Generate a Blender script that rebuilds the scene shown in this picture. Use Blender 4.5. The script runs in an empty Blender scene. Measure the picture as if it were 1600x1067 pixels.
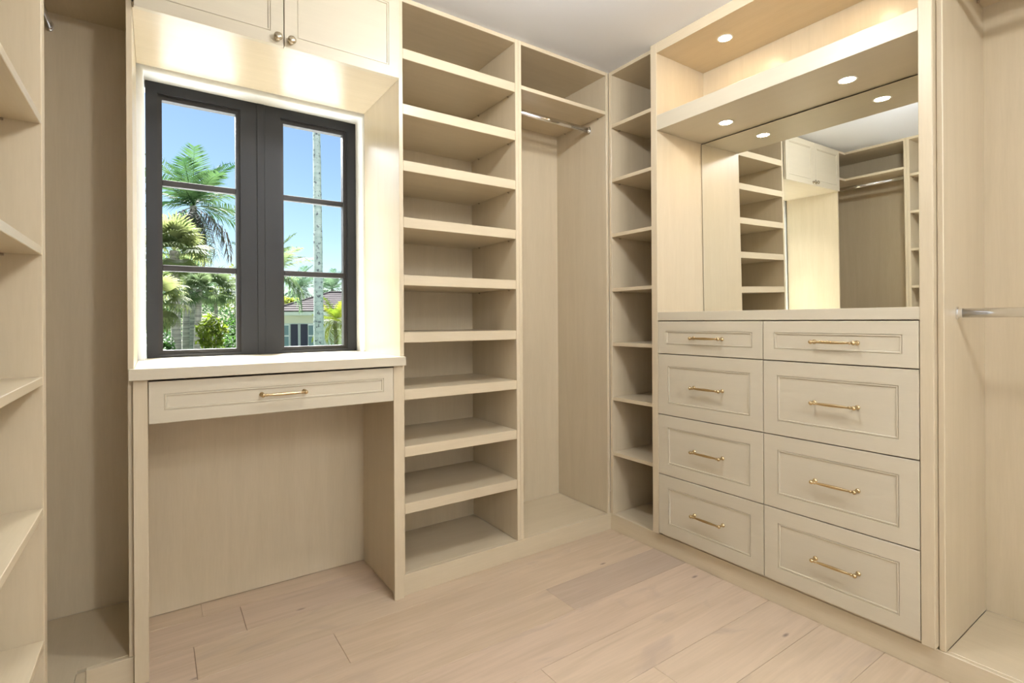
import bpy, bmesh, math, random
from mathutils import Vector, Matrix
random.seed(7)
S = bpy.context.scene
COL = S.collection
PI = math.pi

# ------------------------------------------------------------------ camera
FPX, CXP, CYP = 808.65, 800.0, 501.1
YAW, ROLL = math.radians(34.558), math.radians(-0.3236)
CAM = Vector((-2.046, -2.0294, 1.14))
FW = Vector((math.sin(YAW), math.cos(YAW), 0)); RT0 = Vector((math.cos(YAW), -math.sin(YAW), 0)); UP0 = Vector((0, 0, 1))
RT = RT0 * math.cos(ROLL) + UP0 * math.sin(ROLL); UP = UP0 * math.cos(ROLL) - RT0 * math.sin(ROLL)
cd = bpy.data.cameras.new('camera'); cam = bpy.data.objects.new('camera', cd); COL.objects.link(cam)
cd.sensor_fit = 'HORIZONTAL'; cd.sensor_width = 36.0; cd.lens = FPX / 1600 * 36
cd.shift_x = (800 - CXP) / 1600; cd.shift_y = -(533.5 - CYP) / 1600
cd.clip_start = 0.02; cd.clip_end = 500
m3 = Matrix((RT, UP, -FW)).transposed()
cam.matrix_world = Matrix.Translation(CAM) @ m3.to_4x4()
S.camera = cam
# ------------------------------------------------------------------ view, sky, sun
S.view_settings.view_transform = 'Standard'; S.view_settings.look = 'None'
S.view_settings.exposure = 0.06; S.view_settings.gamma = 1.0; S.view_settings.use_curve_mapping = False
W = bpy.data.worlds.new('sky'); S.world = W; W.use_nodes = True
wn = W.node_tree; bg = wn.nodes['Background']
sk = wn.nodes.new('ShaderNodeTexSky'); sk.sky_type = 'NISHITA'; sk.sun_disc = False
sk.sun_elevation = math.radians(48); sk.sun_rotation = math.radians(-20); sk.air_density = 1.0; sk.dust_density = 0.2; sk.ozone_density = 2.5
wn.links.new(sk.outputs[0], bg.inputs[0]); bg.inputs[1].default_value = 0.155
sd = bpy.data.lights.new('sun', 'SUN'); sun = bpy.data.objects.new('sun', sd); COL.objects.link(sun)
sd.energy = 50.0; sd.angle = math.radians(60); sd.color = (1.0, 0.98, 0.95)
sun.location = (-1.6, 20, 20)
sun.rotation_euler = (Vector((-0.05, 0.66, 0.75))).to_track_quat('Z', 'Y').to_euler()
LAMP_MAIN, LAMP_REAR, LAMP_SPOT = 195.0, 255.0, 120.0
CEIL = 2.4915; PL = 0.0863; DEP = 0.43

# ------------------------------------------------------------------ materials
def mat(name):
    m = bpy.data.materials.new(name); m.use_nodes = True
    n = m.node_tree.nodes; b = n['Principled BSDF']
    return m, m.node_tree, n, b
def plain(name, col, rough=0.5, metal=0.0, spec=0.5):
    m, t, n, b = mat(name)
    b.inputs['Base Color'].default_value = (*col, 1); b.inputs['Roughness'].default_value = rough
    b.inputs['Metallic'].default_value = metal; b.inputs['Specular IOR Level'].default_value = spec
    return m
def veneer(name, scale, c0, c1, rough=0.30, var=0.05, fine=0.35):
    m, t, n, b = mat(name); L = t.links
    tc = n.new('ShaderNodeTexCoord'); oi = n.new('ShaderNodeObjectInfo')
    off = n.new('ShaderNodeVectorMath'); off.operation = 'MULTIPLY_ADD'
    rv = n.new('ShaderNodeCombineXYZ'); L.new(oi.outputs['Random'], rv.inputs[0]); L.new(oi.outputs['Random'], rv.inputs[1]); L.new(oi.outputs['Random'], rv.inputs[2])
    L.new(rv.outputs[0], off.inputs[0]); off.inputs[1].default_value = (7.3, 3.1, 5.7); L.new(tc.outputs['Object'], off.inputs[2])
    mp = n.new('ShaderNodeMapping'); mp.inputs['Scale'].default_value = scale; L.new(off.outputs[0], mp.inputs[0])
    n1 = n.new('ShaderNodeTexNoise'); n1.inputs['Scale'].default_value = 1.0; n1.inputs['Detail'].default_value = 6; n1.inputs['Distortion'].default_value = 0.6; L.new(mp.outputs[0], n1.inputs[0])
    mp2 = n.new('ShaderNodeMapping'); mp2.inputs['Scale'].default_value = tuple(s * 9 for s in scale); L.new(off.outputs[0], mp2.inputs[0])
    n2 = n.new('ShaderNodeTexNoise'); n2.inputs['Scale'].default_value = 1.0; n2.inputs['Detail'].default_value = 3; L.new(mp2.outputs[0], n2.inputs[0])
    mx = n.new('ShaderNodeMix'); mx.inputs['Factor'].default_value = fine; L.new(n1.outputs[0], mx.inputs['A']); L.new(n2.outputs[0], mx.inputs['B'])
    cr = n.new('ShaderNodeValToRGB'); cr.color_ramp.elements[0].position = 0.30; cr.color_ramp.elements[1].position = 0.70
    cr.color_ramp.elements[0].color = (*c0, 1); cr.color_ramp.elements[1].color = (*c1, 1); L.new(mx.outputs['Result'], cr.inputs[0])
    hs = n.new('ShaderNodeHueSaturation'); L.new(cr.outputs[0], hs.inputs['Color'])
    vm = n.new('ShaderNodeMapRange'); vm.inputs['To Min'].default_value = 1 - var; vm.inputs['To Max'].default_value = 1 + var * 0.6
    L.new(oi.outputs['Random'], vm.inputs[0]); L.new(vm.outputs[0], hs.inputs['Value'])
    L.new(hs.outputs[0], b.inputs['Base Color'])
    b.inputs['Roughness'].default_value = rough; b.inputs['Specular IOR Level'].default_value = 0.45
    bp = n.new('ShaderNodeBump'); bp.inputs['Strength'].default_value = 0.04; bp.inputs['Distance'].default_value = 0.002
    L.new(n2.outputs[0], bp.inputs['Height']); L.new(bp.outputs[0], b.inputs['Normal'])
    return m
C0, C1 = (0.585, 0.49, 0.338), (0.65, 0.55, 0.392)
VZ = veneer('maple_vertical', (22, 22, 1.6), C0, C1)
VX = veneer('maple_along_x', (1.6, 22, 22), C0, C1)
VY = veneer('maple_along_y', (22, 1.6, 22), C0, C1)
P0, P1 = (0.575, 0.512, 0.39), (0.605, 0.54, 0.412)
FX = veneer('lacquer_front_x', (1.6, 30, 30), P0, P1, 0.34, 0.025)
FY = veneer('lacquer_front_y', (30, 1.6, 30), P0, P1, 0.34, 0.025)
PLASTER = plain('white_plaster', (0.83, 0.85, 0.84), 0.7)
CEILM = plain('ceiling_paint', (0.84, 0.87, 0.93), 0.85)
WALLM = plain('wall_paint', (0.84, 0.84, 0.83), 0.8)
BLACK = plain('charcoal_frame', (0.017, 0.0175, 0.019), 0.5, 0.0, 0.35)
BRONZE = plain('bronze_sash', (0.022, 0.019, 0.017), 0.45, 0.0, 0.35)
BRASS = plain('satin_brass', (0.60, 0.46, 0.26), 0.26, 1.0)
NICKEL = plain('aged_nickel', (0.55, 0.48, 0.36), 0.25, 1.0)
CHROME = plain('chrome', (0.82, 0.83, 0.85), 0.10, 1.0)
PIN = plain('shelf_pin_metal', (0.40, 0.33, 0.24), 0.35, 1.0)
MIRROR = plain('mirror_silver', (0.90, 0.92, 0.89), 0.004, 1.0)
GAP = plain('mirror_edge', (0.05, 0.045, 0.03), 0.6)
TRIMW = plain('lamp_trim_white', (0.85, 0.83, 0.78), 0.4)
def emit(name, col, s):
    m, t, n, b = mat(name); b.inputs['Base Color'].default_value = (0.9, 0.9, 0.9, 1)
    b.inputs['Emission Color'].default_value = (*col, 1); b.inputs['Emission Strength'].default_value = s
    return m
LED = emit('lamp_lens', (1.0, 0.75, 0.48), LAMP_SPOT)
OPAL = emit('opal_glass_lit', (0.96, 0.98, 1.0), LAMP_MAIN)
OPAL2 = emit('opal_glass_lit_rear', (0.96, 0.98, 1.0), LAMP_REAR)
def glassmat():
    m, t, n, b = mat('window_glass'); n.remove(b); L = t.links
    tr = n.new('ShaderNodeBsdfTransparent'); tr.inputs[0].default_value = (0.97, 0.985, 0.98, 1)
    gl = n.new('ShaderNodeBsdfGlossy'); gl.inputs['Roughness'].default_value = 0.01
    lw = n.new('ShaderNodeLayerWeight'); lw.inputs[0].default_value = 0.5
    pw = n.new('ShaderNodeMath'); pw.operation = 'POWER'; pw.inputs[1].default_value = 4.0; L.new(lw.outputs['Facing'], pw.inputs[0])
    ml = n.new('ShaderNodeMath'); ml.operation = 'MULTIPLY'; ml.inputs[1].default_value = 0.5; L.new(pw.outputs[0], ml.inputs[0])
    mx = n.new('ShaderNodeMixShader'); L.new(ml.outputs[0], mx.inputs[0]); L.new(tr.outputs[0], mx.inputs[1]); L.new(gl.outputs[0], mx.inputs[2])
    L.new(mx.outputs[0], n['Material Output'].inputs[0]); return m
GLASS = glassmat()
def plank_mat():
    m, t, n, b = mat('oak_plank'); L = t.links
    tc = n.new('ShaderNodeTexCoord'); oi = n.new('ShaderNodeObjectInfo')
    rv = n.new('ShaderNodeCombineXYZ'); L.new(oi.outputs['Random'], rv.inputs[0]); L.new(oi.outputs['Random'], rv.inputs[1])
    off = n.new('ShaderNodeVectorMath'); off.operation = 'MULTIPLY_ADD'; off.inputs[1].default_value = (31.0, 17.0, 0)
    L.new(rv.outputs[0], off.inputs[0]); L.new(tc.outputs['Object'], off.inputs[2])
    def noise(sc, det, dist):
        mp = n.new('ShaderNodeMapping'); mp.inputs['Scale'].default_value = sc; L.new(off.outputs[0], mp.inputs[0])
        q = n.new('ShaderNodeTexNoise'); q.inputs['Scale'].default_value = 1; q.inputs['Detail'].default_value = det; q.inputs['Distortion'].default_value = dist
        L.new(mp.outputs[0], q.inputs[0]); return q
    a = noise((1.6, 18, 1), 6, 1.2); c = noise((5, 130, 1), 4, 0.4); e = noise((2.2, 6.0, 1), 3, 1.5)
    cr = n.new('ShaderNodeValToRGB'); cr.color_ramp.elements[0].position = 0.32; cr.color_ramp.elements[1].position = 0.62
    cr.color_ramp.elements[0].color = (0.560, 0.432, 0.308, 1); cr.color_ramp.elements[1].color = (0.630, 0.490, 0.358, 1)
    L.new(a.outputs[0], cr.inputs[0])
    m1 = n.new('ShaderNodeMix'); m1.data_type = 'RGBA'; m1.blend_type = 'MULTIPLY'; m1.inputs['Factor'].default_value = 1
    r2 = n.new('ShaderNodeMapRange'); r2.inputs['From Min'].default_value = 0.3; r2.inputs['From Max'].default_value = 0.7; r2.inputs['To Min'].default_value = 0.96; r2.inputs['To Max'].default_value = 1.03
    L.new(c.outputs[0], r2.inputs[0]); L.new(cr.outputs[0], m1.inputs['A']); L.new(r2.outputs[0], m1.inputs['B'])
    # knots
    mpk = n.new('ShaderNodeMapping'); mpk.inputs['Scale'].default_value = (2.3, 6.5, 1); L.new(off.outputs[0], mpk.inputs[0])
    vo = n.new('ShaderNodeTexVoronoi'); vo.inputs['Scale'].default_value = 1.0; L.new(mpk.outputs[0], vo.inputs[0])
    kr = n.new('ShaderNodeValToRGB'); kr.color_ramp.elements[0].position = 0.018; kr.color_ramp.elements[0].color = (1, 1, 1, 1); kr.color_ramp.elements[1].position = 0.055; kr.color_ramp.elements[1].color = (0, 0, 0, 1)
    L.new(vo.outputs['Distance'], kr.inputs[0])
    m2 = n.new('ShaderNodeMix'); m2.data_type = 'RGBA'; L.new(kr.outputs[0], m2.inputs['Factor']); L.new(m1.outputs['Result'], m2.inputs['A']); m2.inputs['B'].default_value = (0.27, 0.20, 0.16, 1)
    # grey mineral streaks
    gr = n.new('ShaderNodeMapRange'); gr.inputs['From Min'].default_value = 0.60; gr.inputs['From Max'].default_value = 0.74; gr.inputs['To Max'].default_value = 0.55; L.new(e.outputs[0], gr.inputs[0])
    m3_ = n.new('ShaderNodeMix'); m3_.data_type = 'RGBA'; L.new(gr.outputs[0], m3_.inputs['Factor']); L.new(m2.outputs['Result'], m3_.inputs['A']); m3_.inputs['B'].default_value = (0.44, 0.345, 0.275, 1)
    # object colour tint (one plank is greyer)
    m4 = n.new('ShaderNodeMix'); m4.data_type = 'RGBA'; m4.blend_type = 'MULTIPLY'; m4.inputs['Factor'].default_value = 1
    L.new(m3_.outputs['Result'], m4.inputs['A']); L.new(oi.outputs['Color'], m4.inputs['B'])
    L.new(m4.outputs['Result'], b.inputs['Base Color']); b.inputs['Roughness'].default_value = 0.5; b.inputs['Specular IOR Level'].default_value = 0.35
    return m
OAK = plank_mat()
SUBF = plain('subfloor', (0.20, 0.14, 0.10), 0.9)

# ------------------------------------------------------------------ helpers
def tag(o, label=None, cat=None, group=None, kind=None):
    if label: o['label'] = label
    if cat: o['category'] = cat
    if group: o['group'] = group
    if kind: o['kind'] = kind
    return o
def thing(name, label, cat, loc=(0, 0, 0), group=None):
    o = bpy.data.objects.new(name, None); o.empty_display_size = 0.1; COL.objects.link(o); o.location = loc
    return tag(o, label, cat, group)
def wloc(o):
    v = Vector((0, 0, 0))
    while o: v += o.location; o = o.parent
    return v
def finish(name, bm, m, parent=None, smooth=False, origin=None):
    """bm holds world coordinates"""
    base = wloc(parent) if parent else Vector((0, 0, 0))
    org = Vector(origin) if origin is not None else base
    bmesh.ops.recalc_face_normals(bm, faces=bm.faces)
    bmesh.ops.translate(bm, verts=bm.verts, vec=-org)
    me = bpy.data.meshes.new(name); bm.to_mesh(me); bm.free()
    if smooth:
        for p in me.polygons: p.use_smooth = True
    me.materials.append(m)
    o = bpy.data.objects.new(name, me); COL.objects.link(o); o.parent = parent; o.location = org - base
    return o
def dup(o, parent, loc):
    c = o.copy(); COL.objects.link(c); c.parent = parent; c.location = Vector(loc) - wloc(parent) if parent else loc
    return c
def box(bm, x0, x1, y0, y1, z0, z1, bev=0.0):
    r = bmesh.ops.create_cube(bm, size=1.0)
    vs = r['verts']
    for v in vs:
        v.co = Vector(((x0 + x1) / 2 + v.co.x * (x1 - x0), (y0 + y1) / 2 + v.co.y * (y1 - y0), (z0 + z1) / 2 + v.co.z * (z1 - z0)))
    if bev > 0:
        es = list({e for v in vs for e in v.link_edges})
        bmesh.ops.bevel(bm, geom=es, offset=bev, segments=1, affect='EDGES', clamp_overlap=True)
def board(name, dims, m, parent, bev=0.0012):
    bm = bmesh.new(); box(bm, *dims, bev); return finish(name, bm, m, parent)
def poly_board(name, pts, z0, z1, m, parent, bev=0.0012):
    bm = bmesh.new(); f = bm.faces.new([bm.verts.new((x, y, z0)) for x, y in pts])
    r = bmesh.ops.extrude_face_region(bm, geom=[f]); vs = [g for g in r['geom'] if isinstance(g, bmesh.types.BMVert)]
    bmesh.ops.translate(bm, verts=vs, vec=(0, 0, z1 - z0))
    bmesh.ops.recalc_face_normals(bm, faces=bm.faces)
    if bev: bmesh.ops.bevel(bm, geom=list(bm.edges), offset=bev, segments=1, affect='EDGES', clamp_overlap=True)
    return finish(name, bm, m, parent)
def lathe(bm, p0, axis, prof, seg=16, ex=1.0, side=None):
    """revolve profile [(s, r)] along axis from p0; ex scales the radius along `side`"""
    ax = Vector(axis).normalized(); p0 = Vector(p0)
    u = Vector(side) if side else ax.orthogonal().normalized(); v = ax.cross(u)
    rings = []
    for s, r in prof:
        rings.append([bm.verts.new(p0 + ax * s + u * (math.cos(2 * PI * k / seg) * r * ex) + v * (math.sin(2 * PI * k / seg) * r)) for k in range(seg)])
    for a, b in zip(rings, rings[1:]):
        for k in range(seg): bm.faces.new((a[k], a[(k + 1) % seg], b[(k + 1) % seg], b[k]))
    for rg in (rings[0], rings[-1]):
        try: bm.faces.new(rg)
        except ValueError: pass
def ring_front(bm, org, U, V, N, u0, u1, v0, v1, rings, cap_first=True, cap_last=False):
    rs = []
    for ins, d in rings:
        rs.append([bm.verts.new(org + U * a + V * b + N * d) for a, b in ((u0 + ins, v0 + ins), (u1 - ins, v0 + ins), (u1 - ins, v1 - ins), (u0 + ins, v1 - ins))])
    for a, b in zip(rs, rs[1:]):
        for k in range(4): bm.faces.new((a[k], a[(k + 1) % 4], b[(k + 1) % 4], b[k]))
    if cap_first: bm.faces.new(rs[0])
    if cap_last: bm.faces.new(rs[-1])
def shaker(name, parent, org, U, N, u0, u1, v0, v1, fw, m, mp):
    """beaded recessed-panel front: returns the part, with its centre panel as a sub-part"""
    V = Vector((0, 0, 1)); bm = bmesh.new()
    ring_front(bm, org, U, V, N, u0, u1, v0, v1, [(0, -0.019), (0, -0.0012), (0.0012, 0), (fw, 0), (fw + 0.0004, -0.0032), (fw + 0.0026, -0.0032),
               (fw + 0.0034, -0.0006), (fw + 0.0062, -0.0004), (fw + 0.0076, -0.0012), (fw + 0.0084, -0.0042), (fw + 0.0088, -0.012)], cap_first=True)
    fr = finish(name, bm, m, parent)
    bm = bmesh.new(); ring_front(bm, org, U, V, N, u0, u1, v0, v1, [(fw + 0.0086, -0.011), (fw + 0.0086, -0.0042)], True, True)
    finish('panel', bm, mp, fr)
    return fr
def pull(parent, c, U, N, length=0.158):
    """brass bar pull centred at c on the front face"""
    bm = bmesh.new(); U = Vector(U); N = Vector(N); c = Vector(c); h = length / 2; so = 0.030
    prof = [(0, 0.0008), (0.0015, 0.0045), (0.004, 0.0068), (0.0075, 0.0080), (0.011, 0.0070), (0.0135, 0.0046), (0.016, 0.0040), (0.018, 0.0056), (0.020, 0.0058), (0.022, 0.0040),
            (0.028, 0.0041), (0.045, 0.0052), (h, 0.0060)]
    prof = prof + [(length - s, r) for s, r in reversed(prof[:-1])]
    lathe(bm, c - U * h + N * so, U, prof, 14)
    for s in (-1, 1):
        lathe(bm, c + U * s * (h - 0.0075), N, [(0, 0.0085), (0.0022, 0.0085), (0.004, 0.0062), (0.006, 0.0042), (0.02, 0.0040), (0.026, 0.0055), (0.031, 0.0050)], 12)
    return finish('handle', bm, BRASS, parent, True)
PINMESH = None
def pins(shelf, pts):
    global PINMESH
    for p in pts:
        if PINMESH is None:
            bm = bmesh.new(); lathe(bm, Vector((-0.007, 0, 0)), (1, 0, 0), [(0, 0.0025), (0.005, 0.0025), (0.0055, 0.0048), (0.0075, 0.0048), (0.008, 0.003), (0.014, 0.003)], 8)
            PINMESH = finish('shelf_pin', bm, PIN, shelf, True, origin=(0, 0, 0)); PINMESH.location = Vector(p) - wloc(shelf)
        else: dup(PINMESH, shelf, p)
def rail(name, parent, a, b, r=0.0085):
    """oval chrome hanging rail with end sockets"""
    a = Vector(a); b = Vector(b); L = (b - a).length; bm = bmesh.new()
    lathe(bm, a, b - a, [(0, r), (L, r)], 20, 1.75, Vector((0, 0, 1)))
    o = finish(name, bm, CHROME, parent, True)
    for p, d in ((a, b - a), (b, a - b)):
        bm = bmesh.new(); lathe(bm, p, d, [(0, r * 1.55), (0.004, r * 1.55), (0.0045, r * 1.18), (0.016, r * 1.18), (0.016, r * 0.9)], 20, 1.6, Vector((0, 0, 1)))
        finish('socket', bm, CHROME, o, False)
    return o

# ================================================================== SETTING
XL, XB = -2.256, 0.0
WX0, WX1, WY1 = -2.695, 0.445, 0.445
REAR = -4.0
fl = tag(board('floor', (WX0, WX1, REAR, WY1 + 0.001, -0.06, -0.012), SUBF, None, 0), 'pale whitewashed oak plank floor of the closet', None, None, 'structure')
rows = {}
ys = [0.455, 0.305, 0.108, -0.095, -0.297, -0.487, -0.683, -0.888, -1.088, -1.292]
while ys[-1] > REAR + 0.25: ys.append(ys[-1] - 0.2)
ys.append(REAR)
jt = {0: [-1.9, 0.0], 1: [-1.772], 2: [-1.941, 0.2], 3: [-1.515, 0.1], 4: [-0.688], 5: [-2.2, -0.25 + 0.6], 6: [-1.013], 7: [-0.702], 8: [-1.7, 0.2], 9: [-0.55]}
gap = 0.0006
for i, (y1, y0) in enumerate(zip(ys, ys[1:])):
    xs = [WX0] + sorted(j for j in jt.get(i, [random.uniform(-2.0, -0.3)]) if WX0 < j < WX1) + [WX1]
    for k, (x0, x1) in enumerate(zip(xs, xs[1:])):
        bm = bmesh.new(); box(bm, x0 + gap, x1 - gap, y0 + gap, y1 - gap, -0.0118, 0.0, 0.0008)
        p = finish('plank', bm, OAK, fl, origin=((x0 + x1) / 2, (y0 + y1) / 2, 0))
        s = random.uniform(0.97, 1.02); p.color = (s, s * random.uniform(0.985, 1.01), s * random.uniform(0.97, 1.01), 1)
        if i == 4 and x0 > -0.9: p.color = (0.83, 0.835, 0.87, 1)
tag(board('ceiling', (WX0, WX1, REAR, WY1, CEIL, CEIL + 0.1), CEILM, None, 0), 'white painted flat ceiling', None, None, 'structure')
tag(board('wall_left', (WX0 - 0.12, WX0, REAR - 0.12, WY1 + 0.25, -0.06, CEIL + 0.1), WALLM, None, 0), 'off-white wall behind the corner wardrobe', None, None, 'structure')
tag(board('wall_right', (WX1, WX1 + 0.12, REAR - 0.12, WY1 + 0.25, -0.06, CEIL + 0.1), WALLM, None, 0), 'off-white wall behind the drawer cabinet', None, None, 'structure')
tag(board('wall_rear', (WX0, WX1, REAR - 0.12, REAR, -0.06, CEIL + 0.1), WALLM, None, 0), 'plain off-white wall opposite the window', None, None, 'structure')
# window wall with a plastered opening
OX0, OX1, OZ0, OZ1 = -2.080, -1.216, 0.9585, 2.128
def window_wall():
    bm = bmesh.new(); y0, y1 = WY1, WY1 + 0.25
    box(bm, WX0, OX0 - 0.02, y0, y1, -0.06, CEIL + 0.1); box(bm, OX1 + 0.02, WX1, y0, y1, -0.06, CEIL + 0.1)
    box(bm, OX0 - 0.02, OX1 + 0.02, y0, y1, -0.06, OZ0); box(bm, OX0 - 0.02, OX1 + 0.02, y0, y1, OZ1 + 0.02, CEIL + 0.1)
    w = tag(finish('wall_window', bm, WALLM), 'wall holding the dark framed window', None, None, 'structure')
    # plaster lining with a bull-nosed arris
    bm = bmesh.new(); R = 0.018; prof = [(0, 0.25)] + [(-(R - R * math.cos(a)), R - R * math.sin(a)) for a in [PI / 2 * k / 6 for k in range(7)]]
    prof = [(0.0, 0.25), (0.0, R)] + [(R - R * math.cos(a), R - R * math.sin(a)) for a in [PI / 2 * k / 6 for k in range(1, 7)]]
    def pt(t, off, d):  # off = distance outwards from the opening
        (x, z) = ((OX0 - off, OZ0), (OX0 - off, OZ1 + off), (OX1 + off, OZ1 + off), (OX1 + off, OZ0))[t]; return (x, WY1 - 0.006 + d, z)
    prev = None
    for off, d in prof + [(0.03, 0.0)]:
        cur = [bm.verts.new(pt(t, off, d)) for t in range(4)]
        if prev:
            for t in range(3): bm.faces.new((prev[t], prev[t + 1], cur[t + 1], cur[t]))
        prev = cur
    finish('plaster_lining', bm, PLASTER, w, True)
window_wall()
# windows
def window(name, x0, x1, jl, jr, label):
    yf = 0.545; z0, z1 = 0.9955, 2.1275
    f = bmesh.new(); g = bmesh.new()
    def ring(bm, a0, a1, b0, b1, wl, wr, wb, wt, y0, y1):
        out = [(a0, b0), (a1, b0), (a1, b1), (a0, b1)]; inn = [(a0 + wl, b0 + wb), (a1 - wr, b0 + wb), (a1 - wr, b1 - wt), (a0 + wl, b1 - wt)]
        V = [[bm.verts.new((x, y, z)) for x, z in pts] for y in (y0, y1) for pts in (out, inn)]
        of, inf, ob, inb = V
        for k in range(4):
            j = (k + 1) % 4
            bm.faces.new((of[k], of[j], inf[j], inf[k])); bm.faces.new((ob[k], inb[k], inb[j], ob[j]))
            bm.faces.new((of[k], ob[k], ob[j], of[j])); bm.faces.new((inf[k], inf[j], inb[j], inb[k]))
    w = thing(name, label, None, ((x0 + x1) / 2, yf, z0)); w['kind'] = 'structure'
    ring(f, x0, x1, z0, z1, jl, jr, 0.012, 0.043, yf, yf + 0.09)
    finish('frame', f, BLACK, w)
    a0, a1, b0, b1 = x0 + jl, x1 - jr, z0 + 0.012, z1 - 0.043
    bm = bmesh.new(); ring(bm, a0, a1, b0, b1, 0.004, 0.004, 0.004, 0.004, yf + 0.010, yf + 0.03)
    ring(bm, a0 + 0.004, a1 - 0.004, b0 + 0.004, b1 - 0.004, 0.012, 0.012, 0.013, 0.016, yf + 0.016, yf + 0.05)
    finish('sash', bm, BRONZE, w)
    c0, c1, d0, d1 = a0 + 0.016, a1 - 0.016, b0 + 0.017, b1 - 0.020
    mz = [1.3685, 1.7225]
    for z in mz: board('muntin', (c0, c1, yf + 0.018, yf + 0.046, z - 0.0125, z + 0.0125), BRONZE, w, 0.002)
    for p0, p1 in zip([d0] + [z + 0.0125 for z in mz], [z - 0.0125 for z in mz] + [d1]):
        board('pane', (c0, c1, yf + 0.030, yf + 0.034, p0, p1), GLASS, w, 0)
    return w
w1 = window('window_1', -2.0765, -1.6665, 0.040, 0.066, 'dark framed casement window looking onto the fan palms')
board('mullion', (-1.6665, -1.6335, 0.541, 0.62, 0.9955, 2.1275), BLACK, w1, 0.002)
w2 = window('window_2', -1.6335, -1.2185, 0.066, 0.042, 'dark framed casement window looking onto the neighbouring house')
# plinth boards
def base(name, dims, label): return tag(board(name, dims, VX if dims[1] - dims[0] > dims[3] - dims[2] else VY, None, 0.0015), label, None, None, 'structure')
base('baseboard_window', (-1.205, -0.0005, -0.004, 0.016, 0, PL), 'pale wood plinth board under the open shelves')
base('baseboard_desk', (XL + 0.031, -2.1065, -0.004, 0.016, 0, PL), 'short pale wood plinth board left of the desk leg')
base('baseboard_right', (-0.003, 0.017, -2.42, -0.004, 0, PL), 'long pale wood plinth board under the drawers')
base('baseboard_left', (XL + 0.009, XL + 0.031, -1.29, -0.004, 0, PL), 'pale wood plinth board under the corner wardrobe')

# ================================================================== BUILT-IN UNITS
T = 0.018
# --- open shelf unit beside the window
u = thing('shelf_unit', 'tall open unit of nine thick pale wood shelves beside the desk', 'shelving', (-0.908, 0.2, 0))
board('side_panel', (-1.212, -1.194, 0, DEP, PL, CEIL - 0.0005), VZ, u); board('side_panel', (-0.622, -0.6045, 0, DEP, PL, CEIL - 0.0005), VZ, u)
board('back_panel', (-1.194, -0.622, DEP - 0.012, DEP, PL, CEIL - T), VZ, u, 0); board('top_panel', (-1.194, -0.622, 0, DEP, CEIL - 0.0195, CEIL - 0.0005), VX, u)
board('bottom_panel', (-1.194, -0.622, 0.0165, DEP - 0.012, PL - 0.018, PL), VX, u)
for k, z in enumerate((2.279, 2.048, 1.812, 1.575, 1.334, 1.094, 0.855, 0.617, 0.379)):
    s = board('shelf', (-1.1935, -0.6225, 0.001, DEP - 0.0125, z - 0.0435, z), VX, u, 0.0015)
    if k < 5: pins(s, [(-0.6225, 0.06, z - 0.0465), (-0.6225, 0.34, z - 0.0465), (-1.1935, 0.34, z - 0.0465)])
# --- hanging bay in the corner
u = thing('hanging_unit', 'tall open hanging bay with one shelf and rail in the inner corner', 'wardrobe', (-0.3, 0.2, 0))
board('side_panel', (-0.6042, -0.586, 0, DEP, PL, CEIL - 0.0005), VZ, u); board('side_panel', (-0.0195, -0.0005, 0, DEP, PL, CEIL - 0.0005), VZ, u)
board('back_panel', (-0.586, -0.0195, DEP - 0.012, DEP, PL, CEIL - T), VZ, u, 0); board('top_panel', (-0.586, -0.0195, 0, DEP, CEIL - 0.0195, CEIL - 0.0005), VX, u)
board('bottom_panel', (-0.586, -0.0195, 0.0165, DEP - 0.012, PL - 0.018, PL), VX, u)
s = board('shelf', (-0.5855, -0.020, 0.001, DEP - 0.0125, 2.259, 2.278), VX, u); pins(s, [(-0.020, 0.06, 2.256), (-0.020, 0.34, 2.256)])
rail('hanging_rail', u, (-0.5858, 0.13, 2.212), (-0.0197, 0.13, 2.212))
# --- narrow shelves next to the drawers
NZ = (2.203, 1.908, 1.610, 1.314, 1.019, 0.723, 0.424)
u = thing('narrow_shelf_unit', 'narrow tall column of thin pale wood shelves between corner and drawers', 'shelving', (0.2, -0.16, 0))
board('side_panel', (0, DEP, -0.0195, -0.0005, PL, CEIL - 0.0005), VZ, u); board('side_panel', (0, DEP, -0.3155, -0.298, PL, CEIL - 0.0005), VZ, u)
board('back_panel', (DEP - 0.012, DEP, -0.298, -0.0195, PL, CEIL - T), VZ, u, 0); board('top_panel', (0, DEP, -0.298, -0.0195, CEIL - 0.0195, CEIL - 0.0005), VY, u)
board('bottom_panel', (0.0175, DEP - 0.012, -0.298, -0.0195, PL - 0.018, PL), VY, u)
for k, z in enumerate(NZ):
    s = board('shelf', (0.001, DEP - 0.0125, -0.2975, -0.020, z - 0.019, z), VY, u)
    for yy in (-0.020,):
        for xx in (0.06, 0.34): pins(s, [(xx, yy - 0.003, z - 0.022)])
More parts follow.
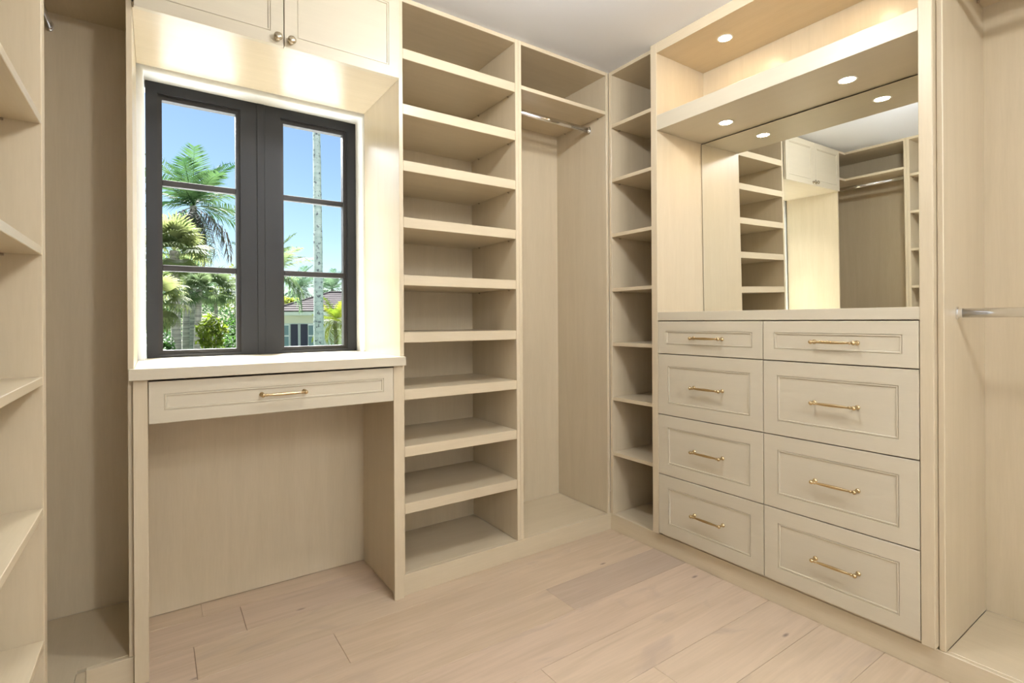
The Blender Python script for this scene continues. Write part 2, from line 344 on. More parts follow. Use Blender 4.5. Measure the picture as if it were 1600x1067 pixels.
# --- drawer cabinet with mirror niche
FXd = -0.0293
u = thing('drawer_cabinet', 'built-in cabinet of eight drawers below a lit mirror niche', 'cabinet', (0.15, -0.88, 0)); cab = u
Y0, Y1 = -0.3535, -1.4035
board('side_panel', (FXd, DEP, Y0, -0.3165, 0.096, CEIL - 0.0005), VZ, u, 0.002); board('side_panel', (FXd, DEP, -1.4405, Y1, 0.096, CEIL - 0.0005), VZ, u, 0.002)
board('back_panel', (0.345, 0.36, Y1, Y0, 0.1, CEIL - 0.002), VZ, u, 0)
board('bottom_panel', (0.0, 0.345, Y1, Y0, PL + 0.001, 0.1), VY, u, 0)
board('header', (FXd, 0.345, Y1, Y0, 2.441, CEIL - 0.0005), VY, u, 0.001)
board('niche_shelf', (FXd, 0.345, Y1, Y0, 2.064, 2.137), FY, u, 0.0012)
board('counter', (FXd, 0.345, Y1, Y0, 1.1365, 1.1775), FY, u, 0.0015)
board('divider', (FXd + 0.021, 0.34, -0.8855, -0.8825, 0.1, 1.1365), VZ, u, 0)
dz = [(0.9785, 1.1325, 0.044), (0.685, 0.9745, 0.055), (0.3955, 0.681, 0.055), (0.1055, 0.3915, 0.055)]
NX = Vector((-1, 0, 0)); UY = Vector((0, -1, 0))
for c0, c1 in ((0.3555, 0.8825), (0.8855, 1.4015)):
    for z0, z1, fw in dz:
        d = shaker('drawer', u, Vector((FXd, 0, 0)), UY, NX, c0, c1, z0, z1, fw, FY, FY)
        pull(d, (FXd + 0.0042, -(c0 + c1) / 2 - 0.008, (z0 + z1) / 2), UY, NX)
# --- mirror leaning very slightly out of plumb
a_, b_ = math.radians(-0.27), math.radians(-0.99)
mr = thing('mirror', 'large frameless mirror standing on the counter above the drawers', 'mirror', (0.334, -0.8785, 1.1785))
def mirror_mesh(nm, d0, d1, ins, m):
    bm = bmesh.new(); cz = 1.62
    vs = []
    for d in (d0, d1):
        for y, z in ((Y0 - ins, 1.1785), (Y1 + ins, 1.1785), (Y1 + ins, 2.0625 - ins), (Y0 - ins, 2.0625 - ins)):
            x = 0.330 + a_ * (y + 0.8785) + b_ * (z - cz) + d
            vs.append(bm.verts.new((x, y, z)))
    for q in ((0, 1, 2, 3), (4, 7, 6, 5), (0, 4, 5, 1), (1, 5, 6, 2), (2, 6, 7, 3), (3, 7, 4, 0)): bm.faces.new([vs[i] for i in q])
    finish(nm, bm, m, mr)
mirror_mesh('glass', 0.0, 0.003, 0.0045, MIRROR); mirror_mesh('backing', 0.0032, 0.006, 0.001, GAP)
# --- right hanging unit
u = thing('hanging_unit', 'tall open double-hang wardrobe bay right of the drawer cabinet', 'wardrobe', (0.2, -1.9, 0))
RY0, RY1 = -1.4415, -2.40
board('side_panel', (0.0, DEP, -1.459, RY0, PL, CEIL - 0.0005), VZ, u, 0.002); board('side_panel', (0.0, DEP, RY1, RY1 + T, PL, CEIL - 0.0005), VZ, u, 0.002)
board('back_panel', (DEP - 0.012, DEP, RY1 + T, -1.459, PL, CEIL - T), VZ, u, 0); board('top_panel', (0, DEP, RY1 + T, -1.459, CEIL - 0.0195, CEIL - 0.0005), VY, u)
board('bottom_panel', (0.0175, DEP - 0.012, RY1 + T, -1.459, PL - 0.018, PL), VY, u)
s = board('shelf', (0.001, DEP - 0.0125, RY1 + T + 0.0005, -1.4595, 2.259, 2.278), VY, u); pins(s, [(0.06, -1.4625, 2.256), (0.35, -1.4625, 2.256)])
rail('hanging_rail', u, (0.115, -1.4593, 1.157), (0.115, RY1 + T, 1.157)); rail('hanging_rail', u, (0.115, -1.4593, 2.205), (0.115, RY1 + T, 2.205))
# --- left corner wardrobe (L-shaped)
BX = -2.68; DY0, DY1 = -0.443, -0.425
u = thing('corner_wardrobe', 'L-shaped open hanging wardrobe in the corner left of the desk', 'wardrobe', (-2.45, 0.1, 0))
board('side_panel', (-2.1195, -2.1035, 0, DEP, PL, CEIL - 0.0005), VZ, u); board('side_panel', (BX, XL, DY0, DY1, PL, CEIL - 0.0005), VZ, u)
board('back_panel', (BX, -2.1195, DEP - 0.012, DEP, PL, CEIL - T), VZ, u, 0); board('back_panel', (BX, BX + 0.012, DY1, DEP - 0.012, PL, CEIL - T), VZ, u, 0)
Lp = lambda q: [(BX + 0.0125, DY1 + 0.0005), (XL - q, DY1 + 0.0005), (XL - q, q), (-2.120, q), (-2.120, DEP - 0.0125), (BX + 0.0125, DEP - 0.0125)]
poly_board('top_panel', Lp(0.0), CEIL - 0.0195, CEIL - 0.0005, VY, u); poly_board('shelf', Lp(0.001), 2.247, 2.266, VY, u)
poly_board('bottom_panel', [(BX + 0.0125, DY1 + 0.0005), (XL + 0.0085, DY1 + 0.0005), (XL + 0.0085, 0.0165), (-2.120, 0.0165), (-2.120, DEP - 0.0125), (BX + 0.0125, DEP - 0.0125)], PL - 0.018, PL, VY, u)
rail('hanging_rail', u, (-2.352, DEP - 0.0122, 2.198), (-2.352, DY1 + 0.0002, 2.198))
# --- left shelf unit
u = thing('shelf_unit', 'tall open column of thin pale wood shelves left of the corner wardrobe', 'shelving', (-2.45, -0.85, 0))
LY0, LY1 = -0.4625, -1.27
board('side_panel', (BX, XL, LY0, DY0 - 0.0005, PL, CEIL - 0.0005), VZ, u); board('side_panel', (BX, XL, LY1, LY1 + T, PL, CEIL - 0.0005), VZ, u)
board('back_panel', (BX, BX + 0.012, LY1 + T, LY0, PL, CEIL - T), VZ, u, 0); board('top_panel', (BX, XL, LY1 + T, LY0, CEIL - 0.0195, CEIL - 0.0005), VY, u)
board('bottom_panel', (BX + 0.012, XL + 0.0085, LY1 + T, LY0, PL - 0.018, PL), VY, u)
for k, z in enumerate(NZ):
    s = board('shelf', (BX + 0.0125, XL - 0.001, LY1 + T + 0.0005, LY0 - 0.0005, z - 0.019, z), VY, u); pins(s, [(XL - 0.07, LY0 - 0.003, z - 0.022), (XL - 0.34, LY0 - 0.003, z - 0.022)])
# --- cabinet over the window
u = thing('wall_cabinet', 'two-door wall cabinet bridging above the window up to the ceiling', 'cabinet', (-1.658, 0.2, 2.141))
cx0, cx1 = -2.103, -1.2125
board('bottom_panel', (cx0, cx1, 0, DEP, 2.141, 2.159), VX, u, 0.0008); board('top_panel', (cx0, cx1, 0, DEP, CEIL - 0.0195, CEIL - 0.0005), VX, u, 0)
board('back_panel', (cx0, cx1, DEP - 0.012, DEP, 2.159, CEIL - 0.0195), VX, u, 0)
board('frieze', (cx0, cx1, -0.0015, 0.016, 2.452, CEIL - 0.0195), FX, u, 0)
NYm = Vector((0, -1, 0)); UXp = Vector((1, 0, 0))
for x0, x1, kx in ((-2.0985, -1.6592, -1.680), (-1.6562, -1.2175, -1.6345)):
    d = shaker('door', u, Vector((0, -0.0205, 0)), UXp, NYm, x0, x1, 2.1375, 2.478, 0.043, FX, FX)
    bm = bmesh.new(); lathe(bm, (kx, -0.0205, 2.161), (0, -1, 0), [(0, 0.0105), (0.002, 0.0105), (0.0035, 0.006), (0.011, 0.0055), (0.014, 0.0095), (0.0165, 0.0140), (0.0195, 0.0148), (0.0215, 0.0138), (0.0222, 0.0120), (0.0245, 0.0100), (0.0262, 0.0060), (0.0267, 0.0008)], 24)
    finish('knob', bm, NICKEL, d, True)
# --- desk under the window
u = thing('desk', 'built-in pale wood desk with one wide drawer under the window', 'desk', (-1.66, 0.2, 0))
poly_board('desktop', [(-2.1165, -0.035), (-1.2, -0.035), (-1.2, -0.0005), (-1.2130, -0.0005), (-1.2130, WY1 - 0.007), (OX1 - 0.0005, WY1 - 0.007), (OX1 - 0.0005, 0.62), (OX0 + 0.0005, 0.62), (OX0 + 0.0005, WY1 - 0.007), (-2.1030, WY1 - 0.007), (-2.1030, -0.0005), (-2.1165, -0.0005)], 0.9588, 0.995, FX, u, 0.0015)
for pts in ([(-2.106, -0.017), (-2.0675, -0.017), (-2.0675, 0.001), (-2.0845, 0.001), (-2.0845, DEP - 0.001), (-2.1030, DEP - 0.001), (-2.1030, -0.0045), (-2.106, -0.0045)],
            [(-1.2475, -0.017), (-1.2055, -0.017), (-1.2055, -0.0045), (-1.2125, -0.0045), (-1.2125, DEP - 0.001), (-1.2305, DEP - 0.001), (-1.2305, 0.001), (-1.2475, 0.001)]):
    poly_board('leg_panel', pts, 0.0, 0.9588, VZ, u)
board('back_panel', (-2.0845, -1.2305, DEP - 0.016, DEP - 0.001, 0.003, 0.9588), VZ, u, 0)
board('drawer_box', (-2.0640, -1.2520, 0.005, 0.36, 0.83, 0.94), VX, u, 0)
d = shaker('drawer', u, Vector((0, -0.0185, 0)), UXp, NYm, -2.0655, -1.2495, 0.8165, 0.9515, 0.040, FX, FX)
pull(d, (-1.6655, -0.0185 + 0.0042, 0.884), UXp, NYm)

# ================================================================== LAMPS
def spot(x, y, z, label):
    t = thing('recessed_light', label, 'downlight', (x, y, z), 'small warm recessed downlights')
    bm = bmesh.new(); lathe(bm, (x, y, z), (0, 0, -1), [(0.0, 0.030), (0.0, 0.0355), (0.0012, 0.0355), (0.0026, 0.033), (0.0026, 0.029), (0.0008, 0.0275)], 32)
    finish('trim_ring', bm, TRIMW, t, True)
    bm = bmesh.new(); lathe(bm, (x, y, z - 0.0009), (0, 0, -1), [(0, 0.0275), (0.0006, 0.0272), (0.001, 0.020), (0.0012, 0.002)], 32)
    finish('lens', bm, LED, t, True)
spot(0.128, -0.622, 2.441, 'small warm recessed downlight in the upper cubby ceiling beside the narrow shelves')
spot(0.128, -1.125, 2.441, 'small warm recessed downlight in the upper cubby ceiling beside the double-hang bay')
spot(0.160, -0.603, 2.064, 'small warm recessed downlight over the mirror on the narrow-shelf side')
spot(0.160, -1.120, 2.064, 'small warm recessed downlight over the mirror on the double-hang side')
def globe(x, y, label, m):
    t = thing('ceiling_light', label, 'ceiling light', (x, y, CEIL))
    bm = bmesh.new(); lathe(bm, (x, y, CEIL), (0, 0, -1), [(0, 0.075), (0.008, 0.075), (0.014, 0.06), (0.024, 0.045), (0.03, 0.042)], 32); finish('canopy', bm, BRASS, t, True)
    bm = bmesh.new(); lathe(bm, (x, y, CEIL - 0.028), (0, 0, -1), [(0.0, 0.038), (0.01, 0.058), (0.03, 0.072), (0.05, 0.075), (0.07, 0.070), (0.09, 0.055), (0.102, 0.030), (0.106, 0.003)], 32); finish('globe', bm, m, t, True)
globe(-0.97, -0.92, 'round opal ceiling light over the middle of the closet floor', OPAL)
globe(-1.30, -2.85, 'round opal ceiling light over the rear half of the closet', OPAL2)
globe(-1.13, -3.60, 'added round opal fill light close to the rear wall', OPAL2)  # extra fixture, added behind the camera to even out the light
# ================================================================== OUTSIDE
GZ = -1.0
def at(px, py, dist): return CAM + (FW + RT * ((px - CXP) / FPX) - UP * ((py - CYP) / FPX)) * dist
def leafmat(name, c0, c1, tl=0.6, rough=0.45):
    m, t, n, b = mat(name); L = t.links
    oi = n.new('ShaderNodeObjectInfo'); tc = n.new('ShaderNodeTexCoord')
    nz = n.new('ShaderNodeTexNoise'); nz.inputs['Scale'].default_value = 3.0; L.new(tc.outputs['Object'], nz.inputs[0])
    ad = n.new('ShaderNodeMath'); ad.operation = 'ADD'; L.new(oi.outputs['Random'], ad.inputs[0]); L.new(nz.outputs[0], ad.inputs[1])
    mr_ = n.new('ShaderNodeMapRange'); mr_.inputs['From Min'].default_value = 0.3; mr_.inputs['From Max'].default_value = 1.3; L.new(ad.outputs[0], mr_.inputs[0])
    cr = n.new('ShaderNodeValToRGB'); cr.color_ramp.elements[0].color = (*c0, 1); cr.color_ramp.elements[1].color = (*c1, 1); L.new(mr_.outputs[0], cr.inputs[0])
    L.new(cr.outputs[0], b.inputs['Base Color']); b.inputs['Roughness'].default_value = rough; b.inputs['Specular IOR Level'].default_value = 0.3
    ts = n.new('ShaderNodeBsdfTranslucent'); L.new(cr.outputs[0], ts.inputs[0])
    mx = n.new('ShaderNodeMixShader'); mx.inputs[0].default_value = tl; L.new(b.outputs[0], mx.inputs[1]); L.new(ts.outputs[0], mx.inputs[2])
    L.new(mx.outputs[0], n['Material Output'].inputs[0]); return m
def barkmat(name, c0, c1, rings=9.0, spots=0.0):
    m, t, n, b = mat(name); L = t.links; tc = n.new('ShaderNodeTexCoord')
    mp = n.new('ShaderNodeMapping'); mp.inputs['Scale'].default_value = (1.2, 1.2, rings); L.new(tc.outputs['Object'], mp.inputs[0])
    nz = n.new('ShaderNodeTexNoise'); nz.inputs['Scale'].default_value = 1.6; nz.inputs['Detail'].default_value = 5; L.new(mp.outputs[0], nz.inputs[0])
    cr = n.new('ShaderNodeValToRGB'); cr.color_ramp.elements[0].position = 0.35; cr.color_ramp.elements[1].position = 0.65
    cr.color_ramp.elements[0].color = (*c0, 1); cr.color_ramp.elements[1].color = (*c1, 1); L.new(nz.outputs[0], cr.inputs[0])
    col = cr.outputs[0]
    if spots:
        n2 = n.new('ShaderNodeTexNoise'); n2.inputs['Scale'].default_value = 9; n2.inputs['Detail'].default_value = 4; L.new(tc.outputs['Object'], n2.inputs[0])
        r = n.new('ShaderNodeMapRange'); r.inputs['From Min'].default_value = 0.56; r.inputs['From Max'].default_value = 0.66; r.inputs['To Max'].default_value = spots; L.new(n2.outputs[0], r.inputs[0])
        mx = n.new('ShaderNodeMix'); mx.data_type = 'RGBA'; L.new(r.outputs[0], mx.inputs['Factor']); L.new(col, mx.inputs['A']); mx.inputs['B'].default_value = (0.05, 0.05, 0.07, 1); col = mx.outputs['Result']
    L.new(col, b.inputs['Base Color']); b.inputs['Roughness'].default_value = 0.85; return m
G_FEATH = leafmat('feather_leaf', (0.015, 0.050, 0.019), (0.067, 0.118, 0.042))
G_DEAD = leafmat('dry_leaf', (0.067, 0.059, 0.055), (0.109, 0.092, 0.080), 0.3)
G_FAN = leafmat('fan_leaf_yellow_green', (0.060, 0.115, 0.035), (0.20, 0.225, 0.085))  # yellower green than the other fan leaves
G_FAN2 = leafmat('fan_leaf_green', (0.055, 0.11, 0.05), (0.15, 0.20, 0.09))
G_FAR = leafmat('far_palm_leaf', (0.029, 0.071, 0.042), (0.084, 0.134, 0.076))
G_LIME = leafmat('lime_leaf', (0.067, 0.126, 0.013), (0.210, 0.235, 0.021))
G_SHRUB = leafmat('shrub_leaf', (0.018, 0.055, 0.012), (0.085, 0.18, 0.035))
G_DARK = leafmat('hedge_leaf', (0.012, 0.036, 0.014), (0.045, 0.10, 0.03))
B_GREY = barkmat('palm_bark', (0.20, 0.175, 0.165), (0.42, 0.37, 0.33), 10)
B_ROYAL = barkmat('royal_palm_bark', (0.33, 0.39, 0.37), (0.47, 0.52, 0.49), 6, 0.85)
LAWN = leafmat('lawn_grass', (0.021, 0.046, 0.013), (0.038, 0.071, 0.021), 0.0, 0.8)

def frond_mesh(name, n=30, droop=0.55, ll=0.30, lw=0.016, ldroop=0.35):
    rnd = random.Random(name); bm = bmesh.new()
    def pos(t): return Vector((t - 0.18 * droop * t ** 3, 0, -droop * 0.75 * t * t))
    pts = [pos(k / 9) for k in range(10)]
    for k in range(9):
        w0, w1 = 0.011 * (1 - k / 9.5), 0.011 * (1 - (k + 1) / 9.5); a, b = pts[k], pts[k + 1]
        q = [bm.verts.new(v) for v in (a + Vector((0, -w0, 0)), a + Vector((0, 0, w0)), a + Vector((0, w0, 0)), b + Vector((0, w1, 0)), b + Vector((0, 0, w1)), b + Vector((0, -w1, 0)))]
        bm.faces.new((q[0], q[1], q[4], q[5])); bm.faces.new((q[1], q[2], q[3], q[4]))
    for i in range(n):
        t = 0.14 + 0.86 * i / (n - 1); p = pos(t); l = ll * (0.35 + 1.0 * math.sin(PI * min(1, 0.15 + t * 0.80))) * 0.75
        for s in (-1, 1):
            d = Vector((0.55 + rnd.uniform(-.15, .15), s * 0.9, 0.10 + rnd.uniform(-.25, .2))).normalized(); wv = Vector((1, 0, 0.1)) * lw
            mid = p + d * l * 0.5 + Vector((0, 0, -ldroop * l * 0.12)); tip = p + d * l + Vector((0, 0, -ldroop * l * rnd.uniform(0.5, 1.3)))
            a, b, c, e, f = (bm.verts.new(v) for v in (p - wv * .5, p + wv * .5, mid + wv * .6, mid - wv * .6, tip))
            bm.faces.new((a, b, c, e)); bm.faces.new((e, c, f))
    me = bpy.data.meshes.new(name); bm.to_mesh(me); bm.free(); return me
def fan_mesh(name, n=24, span=125, pet=0.5, rad=0.55, droop=0.5):
    rnd = random.Random(name); bm = bmesh.new()
    a, b, c, d = (bm.verts.new(v) for v in ((0, -.012, 0), (0, .012, 0), (pet, .008, 0.02), (pet, -.008, 0.02))); bm.faces.new((a, b, c, d))
    for i in range(n):
        th = math.radians(-span + 2 * span * i / (n - 1)) + rnd.uniform(-.03, .03); dr = Vector((math.cos(th), math.sin(th), 0)); sd = Vector((-dr.y, dr.x, 0))
        o = Vector((pet, 0, 0.02)); r = rad * rnd.uniform(0.85, 1.05) * (1 - 0.18 * abs(th) / PI); w = 0.030
        m1 = o + dr * r * .55 + Vector((0, 0, 0.03 * math.cos(th))); m2 = o + dr * r * .85 + Vector((0, 0, -droop * r * .14)); tip = o + dr * r * .98 + Vector((0, 0, -droop * r * rnd.uniform(.25, .6)))
        v = [bm.verts.new(q) for q in (o - sd * .004, o + sd * .004, m1 + sd * w, m1 - sd * w, m2 + sd * w * .5, m2 - sd * w * .5, tip)]
        bm.faces.new((v[0], v[1], v[2], v[3])); bm.faces.new((v[3], v[2], v[4], v[5])); bm.faces.new((v[5], v[4], v[6]))
    me = bpy.data.meshes.new(name); bm.to_mesh(me); bm.free(); return me
FR = [frond_mesh('frond_arched', 34, 0.55), frond_mesh('frond_straight', 34, 0.30), frond_mesh('frond_drooping', 34, 0.85, ldroop=0.9)]
FN = [fan_mesh('fan_leaf_a'), fan_mesh('fan_leaf_b', droop=0.9), fan_mesh('fan_leaf_c', 22, 110, 0.6, 0.5, 1.2)]
def trunk(t, a, b, r0, r1, m, bend=0.0, rings=14):
    bm = bmesh.new(); a = Vector(a); b = Vector(b); pr = None; seg = 12
    for k in range(rings + 1):
        f = k / rings; c = a.lerp(b, f) + RT0 * bend * math.sin(PI * f); r = (r0 + (r1 - r0) * f) * (1.0 + 0.05 * (k % 2))
        cur = [bm.verts.new(c + Vector((math.cos(2 * PI * j / seg) * r, math.sin(2 * PI * j / seg) * r, 0))) for j in range(seg)]
        if pr:
            for j in range(seg): bm.faces.new((pr[j], pr[(j + 1) % seg], cur[(j + 1) % seg], cur[j]))
        pr = cur
    return finish('trunk', bm, m, t, True)
def palm(name, label, cat, crown, base_px, dist, meshes, m, size, n, el0, el1, r0, r1, bark, dead=0, lname='frond', seed=1, grp=None):
    rnd = random.Random(seed); c = at(*crown, dist); b = at(base_px, 500, dist); b.z = GZ
    t = thing(name, label, cat, b, grp)
    trunk(t, b, c, r0, r1, bark)
    mi = {}
    for k in range(n):
        f = k / max(1, n - 1); el = math.radians(el0 + (el1 - el0) * f + rnd.uniform(-8, 8)); az = k * 2.39996 + rnd.uniform(-.2, .2)
        mesh = meshes[min(len(meshes) - 1, int(f * len(meshes)))]
        mm = G_DEAD if k >= n - dead else m
        key = (mesh.name, mm.name)
        if key not in mi:
            q = mesh.copy(); q.materials.append(mm); mi[key] = q
        o = bpy.data.objects.new(lname, mi[key]); COL.objects.link(o); o.parent = t
        o.location = c - b + Vector((0, 0, -0.02 * size * f)); s = size * rnd.uniform(0.85, 1.1); o.scale = (s, s, s)
        o.rotation_euler = (rnd.uniform(-.3, .3), -el, az)
    return t
palm('feather_palm', 'feathery palm with drooping dry fronds rising behind the fan palms', 'palm tree', (302, 322), 300, 24, FR, G_FEATH, 2.7, 34, 85, -60, .22, .14, B_GREY, 9, seed=3)
palm('fan_palm', 'fan palm with full round yellow-green crown in front of the feathery palm', 'palm tree', (272, 392), 277, 16, FN, G_FAN, 1.12, 46, 85, -55, .14, .12, B_GREY, 0, 'fan_leaf', 5)
palm('fan_palm', 'fan palm with small drooping crown on the rightmost of the clustered trunks', 'palm tree', (311, 452), 304, 15, FN, G_FAN2, .56, 34, 85, -45, .085, .08, B_GREY, 0, 'fan_leaf', 6)
palm('fan_palm', 'fan palm crown between the feathery palm and the lime shrub', 'palm tree', (336, 452), 341, 20.6, FN, G_FAN2, .95, 34, 85, -50, .06, .06, B_GREY, 0, 'fan_leaf', 7)
palm('fan_palm', 'fan palm with grey trunk in the middle of the trunk cluster', 'palm tree', (292, 422), 289, 18.6, FN, G_FAN2, .60, 26, 85, -30, .12, .10, B_GREY, 0, 'fan_leaf', 8)
palm('fan_palm', 'low fan palm with hanging straw-tipped leaves beside the window jamb', 'palm tree', (240, 466), 238, 13, FN, G_FAN, .90, 40, 85, -70, .12, .10, B_GREY, 0, 'fan_leaf', 9)
palm('feather_palm', 'feathery palm left of the tiled house roof', 'palm tree', (424, 424), 424, 25, FR, G_FAN2, 2.0, 26, 85, -30, .16, .12, B_GREY, 0, seed=11)
palm('feather_palm', 'dark green palm behind the ridge of the tiled roof', 'palm tree', (466, 452), 466, 44, FR, G_FAR, 2.3, 26, 85, -35, .16, .12, B_GREY, 0, seed=12)
palm('feather_palm', 'hazy far palm beyond the house, right of the tall bare trunk', 'palm tree', (519, 452), 519, 52, FR, G_FAR, 2.4, 24, 85, -35, .16, .12, B_GREY, 0, seed=13)
palm('feather_palm', 'small hazy far palm close behind the tall bare trunk', 'palm tree', (505, 450), 505, 58, FR, G_FAR, 1.6, 20, 85, -25, .14, .10, B_GREY, 0, seed=14)
palm('feather_palm', 'low yellow-green palm in front of the white garden wall', 'palm tree', (524, 500), 526, 21, FR, G_LIME, 1.05, 26, 80, -45, .09, .07, B_GREY, 0, seed=15)
# royal palm with a long bare trunk
b = at(498, 540, 18); b.z = GZ; top = at(487, -150, 18)
t = thing('royal_palm', 'tall royal palm with smooth pale grey trunk before the house', 'palm tree', b)
trunk(t, b, top, .178, .075, B_ROYAL, 0.05, 24)
mq = FR[0].copy(); mq.materials.append(G_FEATH)
for k in range(14):
    o = bpy.data.objects.new('frond', mq); COL.objects.link(o); o.parent = t; o.location = top - b; o.scale = (2.6,) * 3; o.rotation_euler = (0, -math.radians(70 - 6 * k), k * 2.4)
# shrubs
def shrub(name, label, px, py, dist, rx, rz, n, m, ls, seed, grp=None):
    rnd = random.Random(seed); c = at(px, py, dist); b = Vector((c.x, c.y, GZ)); t = thing(name, label, 'shrub', b, grp)
    bm = bmesh.new()
    for k in range(5):
        a = rnd.uniform(0, 2 * PI); lathe(bm, b + Vector((math.cos(a) * .05, math.sin(a) * .05, 0)), c - b + Vector((math.cos(a), math.sin(a), 0)) * rx * .4, [(0, .025), ((c - b).length, .01)], 6)
    finish('stem', bm, B_GREY, t)
    bm = bmesh.new()
    for k in range(n):
        d = Vector((rnd.gauss(0, 1), rnd.gauss(0, 1), rnd.gauss(0, 1))).normalized() * rnd.uniform(0.45, 1.0) ** 0.6
        lump = 1 + 0.22 * math.sin(d.x * 5 + seed) * math.cos(d.z * 6 + seed * 2) + 0.12 * math.sin(d.y * 9)
        p = c + Vector((d.x * rx, d.y * rx, d.z * rz)) * lump
        u_ = Vector((rnd.gauss(0, 1), rnd.gauss(0, 1), rnd.gauss(0, .6))).normalized(); w_ = u_.cross(Vector((rnd.gauss(0, 1), rnd.gauss(0, 1), 1.2))).normalized()
        l = ls * rnd.uniform(.6, 1.3); dn = u_.cross(w_) * l * .12
        v = [bm.verts.new(q) for q in (p - u_ * l * .5, p + w_ * l * .22 + dn, p + u_ * l * .5, p - w_ * l * .22 + dn)]
        bm.faces.new((v[0], v[1], v[2])); bm.faces.new((v[0], v[2], v[3]))
    tag(finish('foliage', bm, m, t), None, None, None, 'stuff')
shrub('lime_shrub', 'bright lime-yellow shrub right of the clustered palm trunks', 330, 520, 13.2, .34, .45, 700, G_LIME, .16, 1)
shrub('leafy_shrub', 'mid green leafy shrub at the foot of the lime shrub', 349, 552, 15.8, .5, .5, 1100, G_SHRUB, .15, 2)
shrub('leafy_shrub', 'rounded green shrub under the lean-to roof edge', 356, 525, 18, .75, .65, 1300, G_SHRUB, .16, 3)
shrub('leafy_shrub', 'low green shrub beneath the hanging fan leaves', 254, 552, 13.6, .28, .42, 500, G_SHRUB, .14, 4)
shrub('leafy_tree', 'yellowing leafy tree above the lean-to roof edge', 366, 452, 27, 1.05, 1.1, 1000, G_LIME, .20, 5)
shrub('leafy_tree', 'dense dark tree filling the gap behind the trunk cluster', 318, 505, 31, 2.4, 2.0, 3200, G_DARK, .24, 6)
shrub('leafy_tree', 'dense dark tree behind the low fan palm', 232, 500, 37, 2.3, 2.3, 3000, G_DARK, .24, 8)
shrub('leafy_tree', 'green tree just left of the neighbouring house wall', 408, 497, 36, 2.0, 1.7, 2400, G_SHRUB, .26, 9)
shrub('leafy_shrub', 'bright green bush showing above the left hip of the roof', 452, 476, 34, .9, .55, 1000, G_LIME, .24, 10)
tag(board('bounce_slab', (-14, 12, 0.72, 9.0, GZ, GZ + 0.03), plain('bounce_slab_pale', (0.72, 0.73, 0.74), 0.8), None, 0), 'added unseen pale slab outside, bouncing sunlight up into the window', None, None, 'structure')  # added out of view as a reflector, brightens the soffit over the desk
tag(board('ground', (-60, 90, 0.72, 140, GZ - 0.3, GZ), LAWN, None, 0), 'green lawn outside the window', None, None, 'structure')
# neighbouring house
HM = plain('house_stucco', (0.74, 0.78, 0.78), 0.8); HT = plain('house_trim', (0.86, 0.88, 0.90), 0.6); SH = plain('shutter_paint', (0.050, 0.045, 0.085), 0.6)
PG = plain('house_pane', (0.20, 0.30, 0.36), 0.08); CRM = plain('house_frieze', (0.80, 0.75, 0.66), 0.7)
def tilemat():
    m, t, n, b = mat('roof_tile'); L = t.links; tc = n.new('ShaderNodeTexCoord')
    nz = n.new('ShaderNodeTexNoise'); nz.inputs['Scale'].default_value = 2.2; nz.inputs['Detail'].default_value = 4; L.new(tc.outputs['Object'], nz.inputs[0])
    cr = n.new('ShaderNodeValToRGB'); cr.color_ramp.elements[0].color = (0.05, 0.045, 0.05, 1); cr.color_ramp.elements[1].color = (0.105, 0.095, 0.095, 1); L.new(nz.outputs[0], cr.inputs[0])
    L.new(cr.outputs[0], b.inputs['Base Color']); b.inputs['Roughness'].default_value = 1.0; b.inputs['Specular IOR Level'].default_value = 0.0; return m
TILE = tilemat()
HD = 27.0; HO = at(480, 503, HD); K = HD / FPX
h = thing('neighbour_house', 'pale single-storey house with grey tiled hip roof and dark shutters', 'house', (HO.x, HO.y, GZ))
def hp(px, dep, z): return Vector((HO.x, HO.y, 0)) + RT0 * ((px - 480) * K) + FW * dep + Vector((0, 0, z))
def hz(py): return CAM.z + (503 - py) * K
def hbox(name, x0, x1, d0, d1, z0, z1, m, par=h):
    bm = bmesh.new(); v = [bm.verts.new(hp(x, d, z)) for x in (x0, x1) for d in (d0, d1) for z in (z0, z1)]
    for q in ((0, 1, 3, 2), (4, 6, 7, 5), (0, 4, 5, 1), (2, 3, 7, 6), (0, 2, 6, 4), (1, 5, 7, 3)): bm.faces.new([v[i] for i in q])
    return finish(name, bm, m, par)
hbox('wall', 434, 560, 0, 7.5, GZ, hz(492), HM)
hbox('frieze', 433, 561, -0.05, 0.0, hz(505), hz(493), CRM); hbox('fascia', 428, 566, -0.62, -0.56, hz(492.5), hz(487), HT)
hbox('soffit', 428.5, 565.5, -0.56, -0.001, hz(489), hz(488), HT)
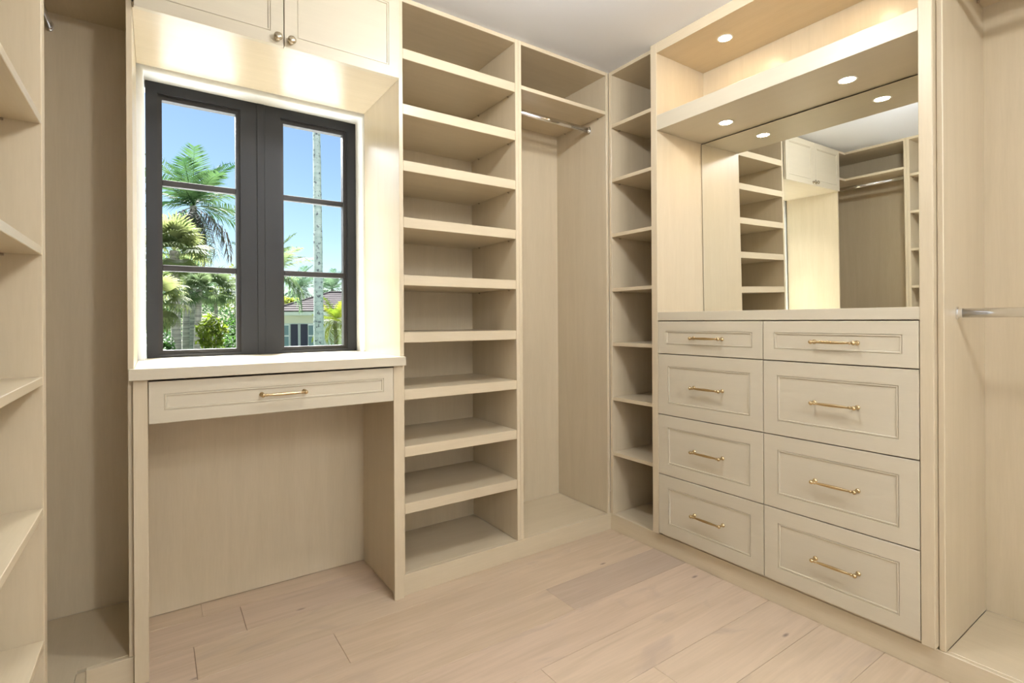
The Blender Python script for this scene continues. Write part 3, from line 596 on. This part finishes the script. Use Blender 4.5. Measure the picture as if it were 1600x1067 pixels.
def roof():
    bm = bmesh.new(); N = 9; E0 = (427.5, 566.5, -0.66, hz(487)); R0 = (478.0, 520.0, 3.6, hz(459) + 0.22)
    def lv(f): return [E0[i] + (R0[i] - E0[i]) * f for i in range(4)]
    for k in range(N):
        a, b = lv(k / N), lv((k + 1) / N); lip = 0.05
        f0 = [hp(a[0], a[2], a[3] + lip), hp(a[1], a[2], a[3] + lip), hp(b[1], b[2], b[3] + lip * .3), hp(b[0], b[2], b[3] + lip * .3)]
        v = [bm.verts.new(q) for q in f0]; bm.faces.new(v)
        w = [bm.verts.new(q) for q in (hp(a[0], a[2], a[3] - 0.01), hp(a[1], a[2], a[3] - 0.01), f0[1], f0[0])]; bm.faces.new(w)
    back = 7.9
    L_ = [bm.verts.new(q) for q in (hp(427.5, -.66, hz(487)), hp(427.5, back, hz(487)), hp(478, 3.6, R0[3]))]; bm.faces.new(L_)
    R_ = [bm.verts.new(q) for q in (hp(566.5, -.66, hz(487)), hp(566.5, back, hz(487)), hp(520, 3.6, R0[3]))]; bm.faces.new(R_)
    B_ = [bm.verts.new(q) for q in (hp(427.5, back, hz(487)), hp(566.5, back, hz(487)), hp(520, 3.6, R0[3]), hp(478, 3.6, R0[3]))]; bm.faces.new(B_)
    r = finish('roof', bm, TILE, h)
    bm = bmesh.new(); a, b = hp(476.5, 3.6, R0[3] + .03), hp(521.5, 3.6, R0[3] + .03); lathe(bm, a, b - a, [(0, .09), ((b - a).length, .09)], 8)
    for p, q in ((hp(427.5, -.66, hz(487) + .04), a), (hp(566.5, -.66, hz(487) + .04), b)): lathe(bm, p, q - p, [(0, .07), ((q - p).length, .07)], 8)
    finish('ridge_cap', bm, TILE, r)
roof()
def hwin(x0, x1):
    w = hbox('window', x0, x1, -0.05, 0.0, hz(560), hz(506.5), HT)
    for a, b in ((508.5, 523.6), (525.6, 556)): hbox('pane', x0 + .9, x1 - .9, -0.058, -0.051, hz(b), hz(a), PG, w)
hwin(440.0, 452.4); hwin(482.0, 494.0); hwin(538, 549)
for x0, x1 in ((454.8, 465.4), (470.2, 480.6)):
    s = hbox('shutter', x0, x1, -0.06, 0.0, hz(560), hz(506.5), SH)
hbox('porch_roof', 352, 427, 0.4, 2.6, hz(500), hz(496.5), TILE)
hbox('porch_post', 349.5, 353.0, 0.5, 0.7, GZ, hz(500), HT)
gw = thing('garden_wall', 'low white rendered garden wall right of the tall trunk', 'wall', at(526, 540, 23))
gw.location.z = GZ
bm = bmesh.new()
for x0, x1, z1, dd in ((513, 560, at(513, 516, 23).z, 0.0), (512.3, 560.7, at(513, 514.6, 23).z, 0.03)):
    pa, pb = at(x0, 500, 23), at(x1, 500, 23); z0 = GZ if dd == 0 else z1 - 0.06
    v = [bm.verts.new(Vector((p.x, p.y, z)) + FW * d) for p in (pa, pb) for d in (-dd, 0.25 + dd) for z in (z0, z1)]
    for q in ((0, 1, 3, 2), (4, 6, 7, 5), (0, 4, 5, 1), (2, 3, 7, 6), (0, 2, 6, 4), (1, 5, 7, 3)): bm.faces.new([v[i] for i in q])
finish('rendered_wall', bm, HM, gw)
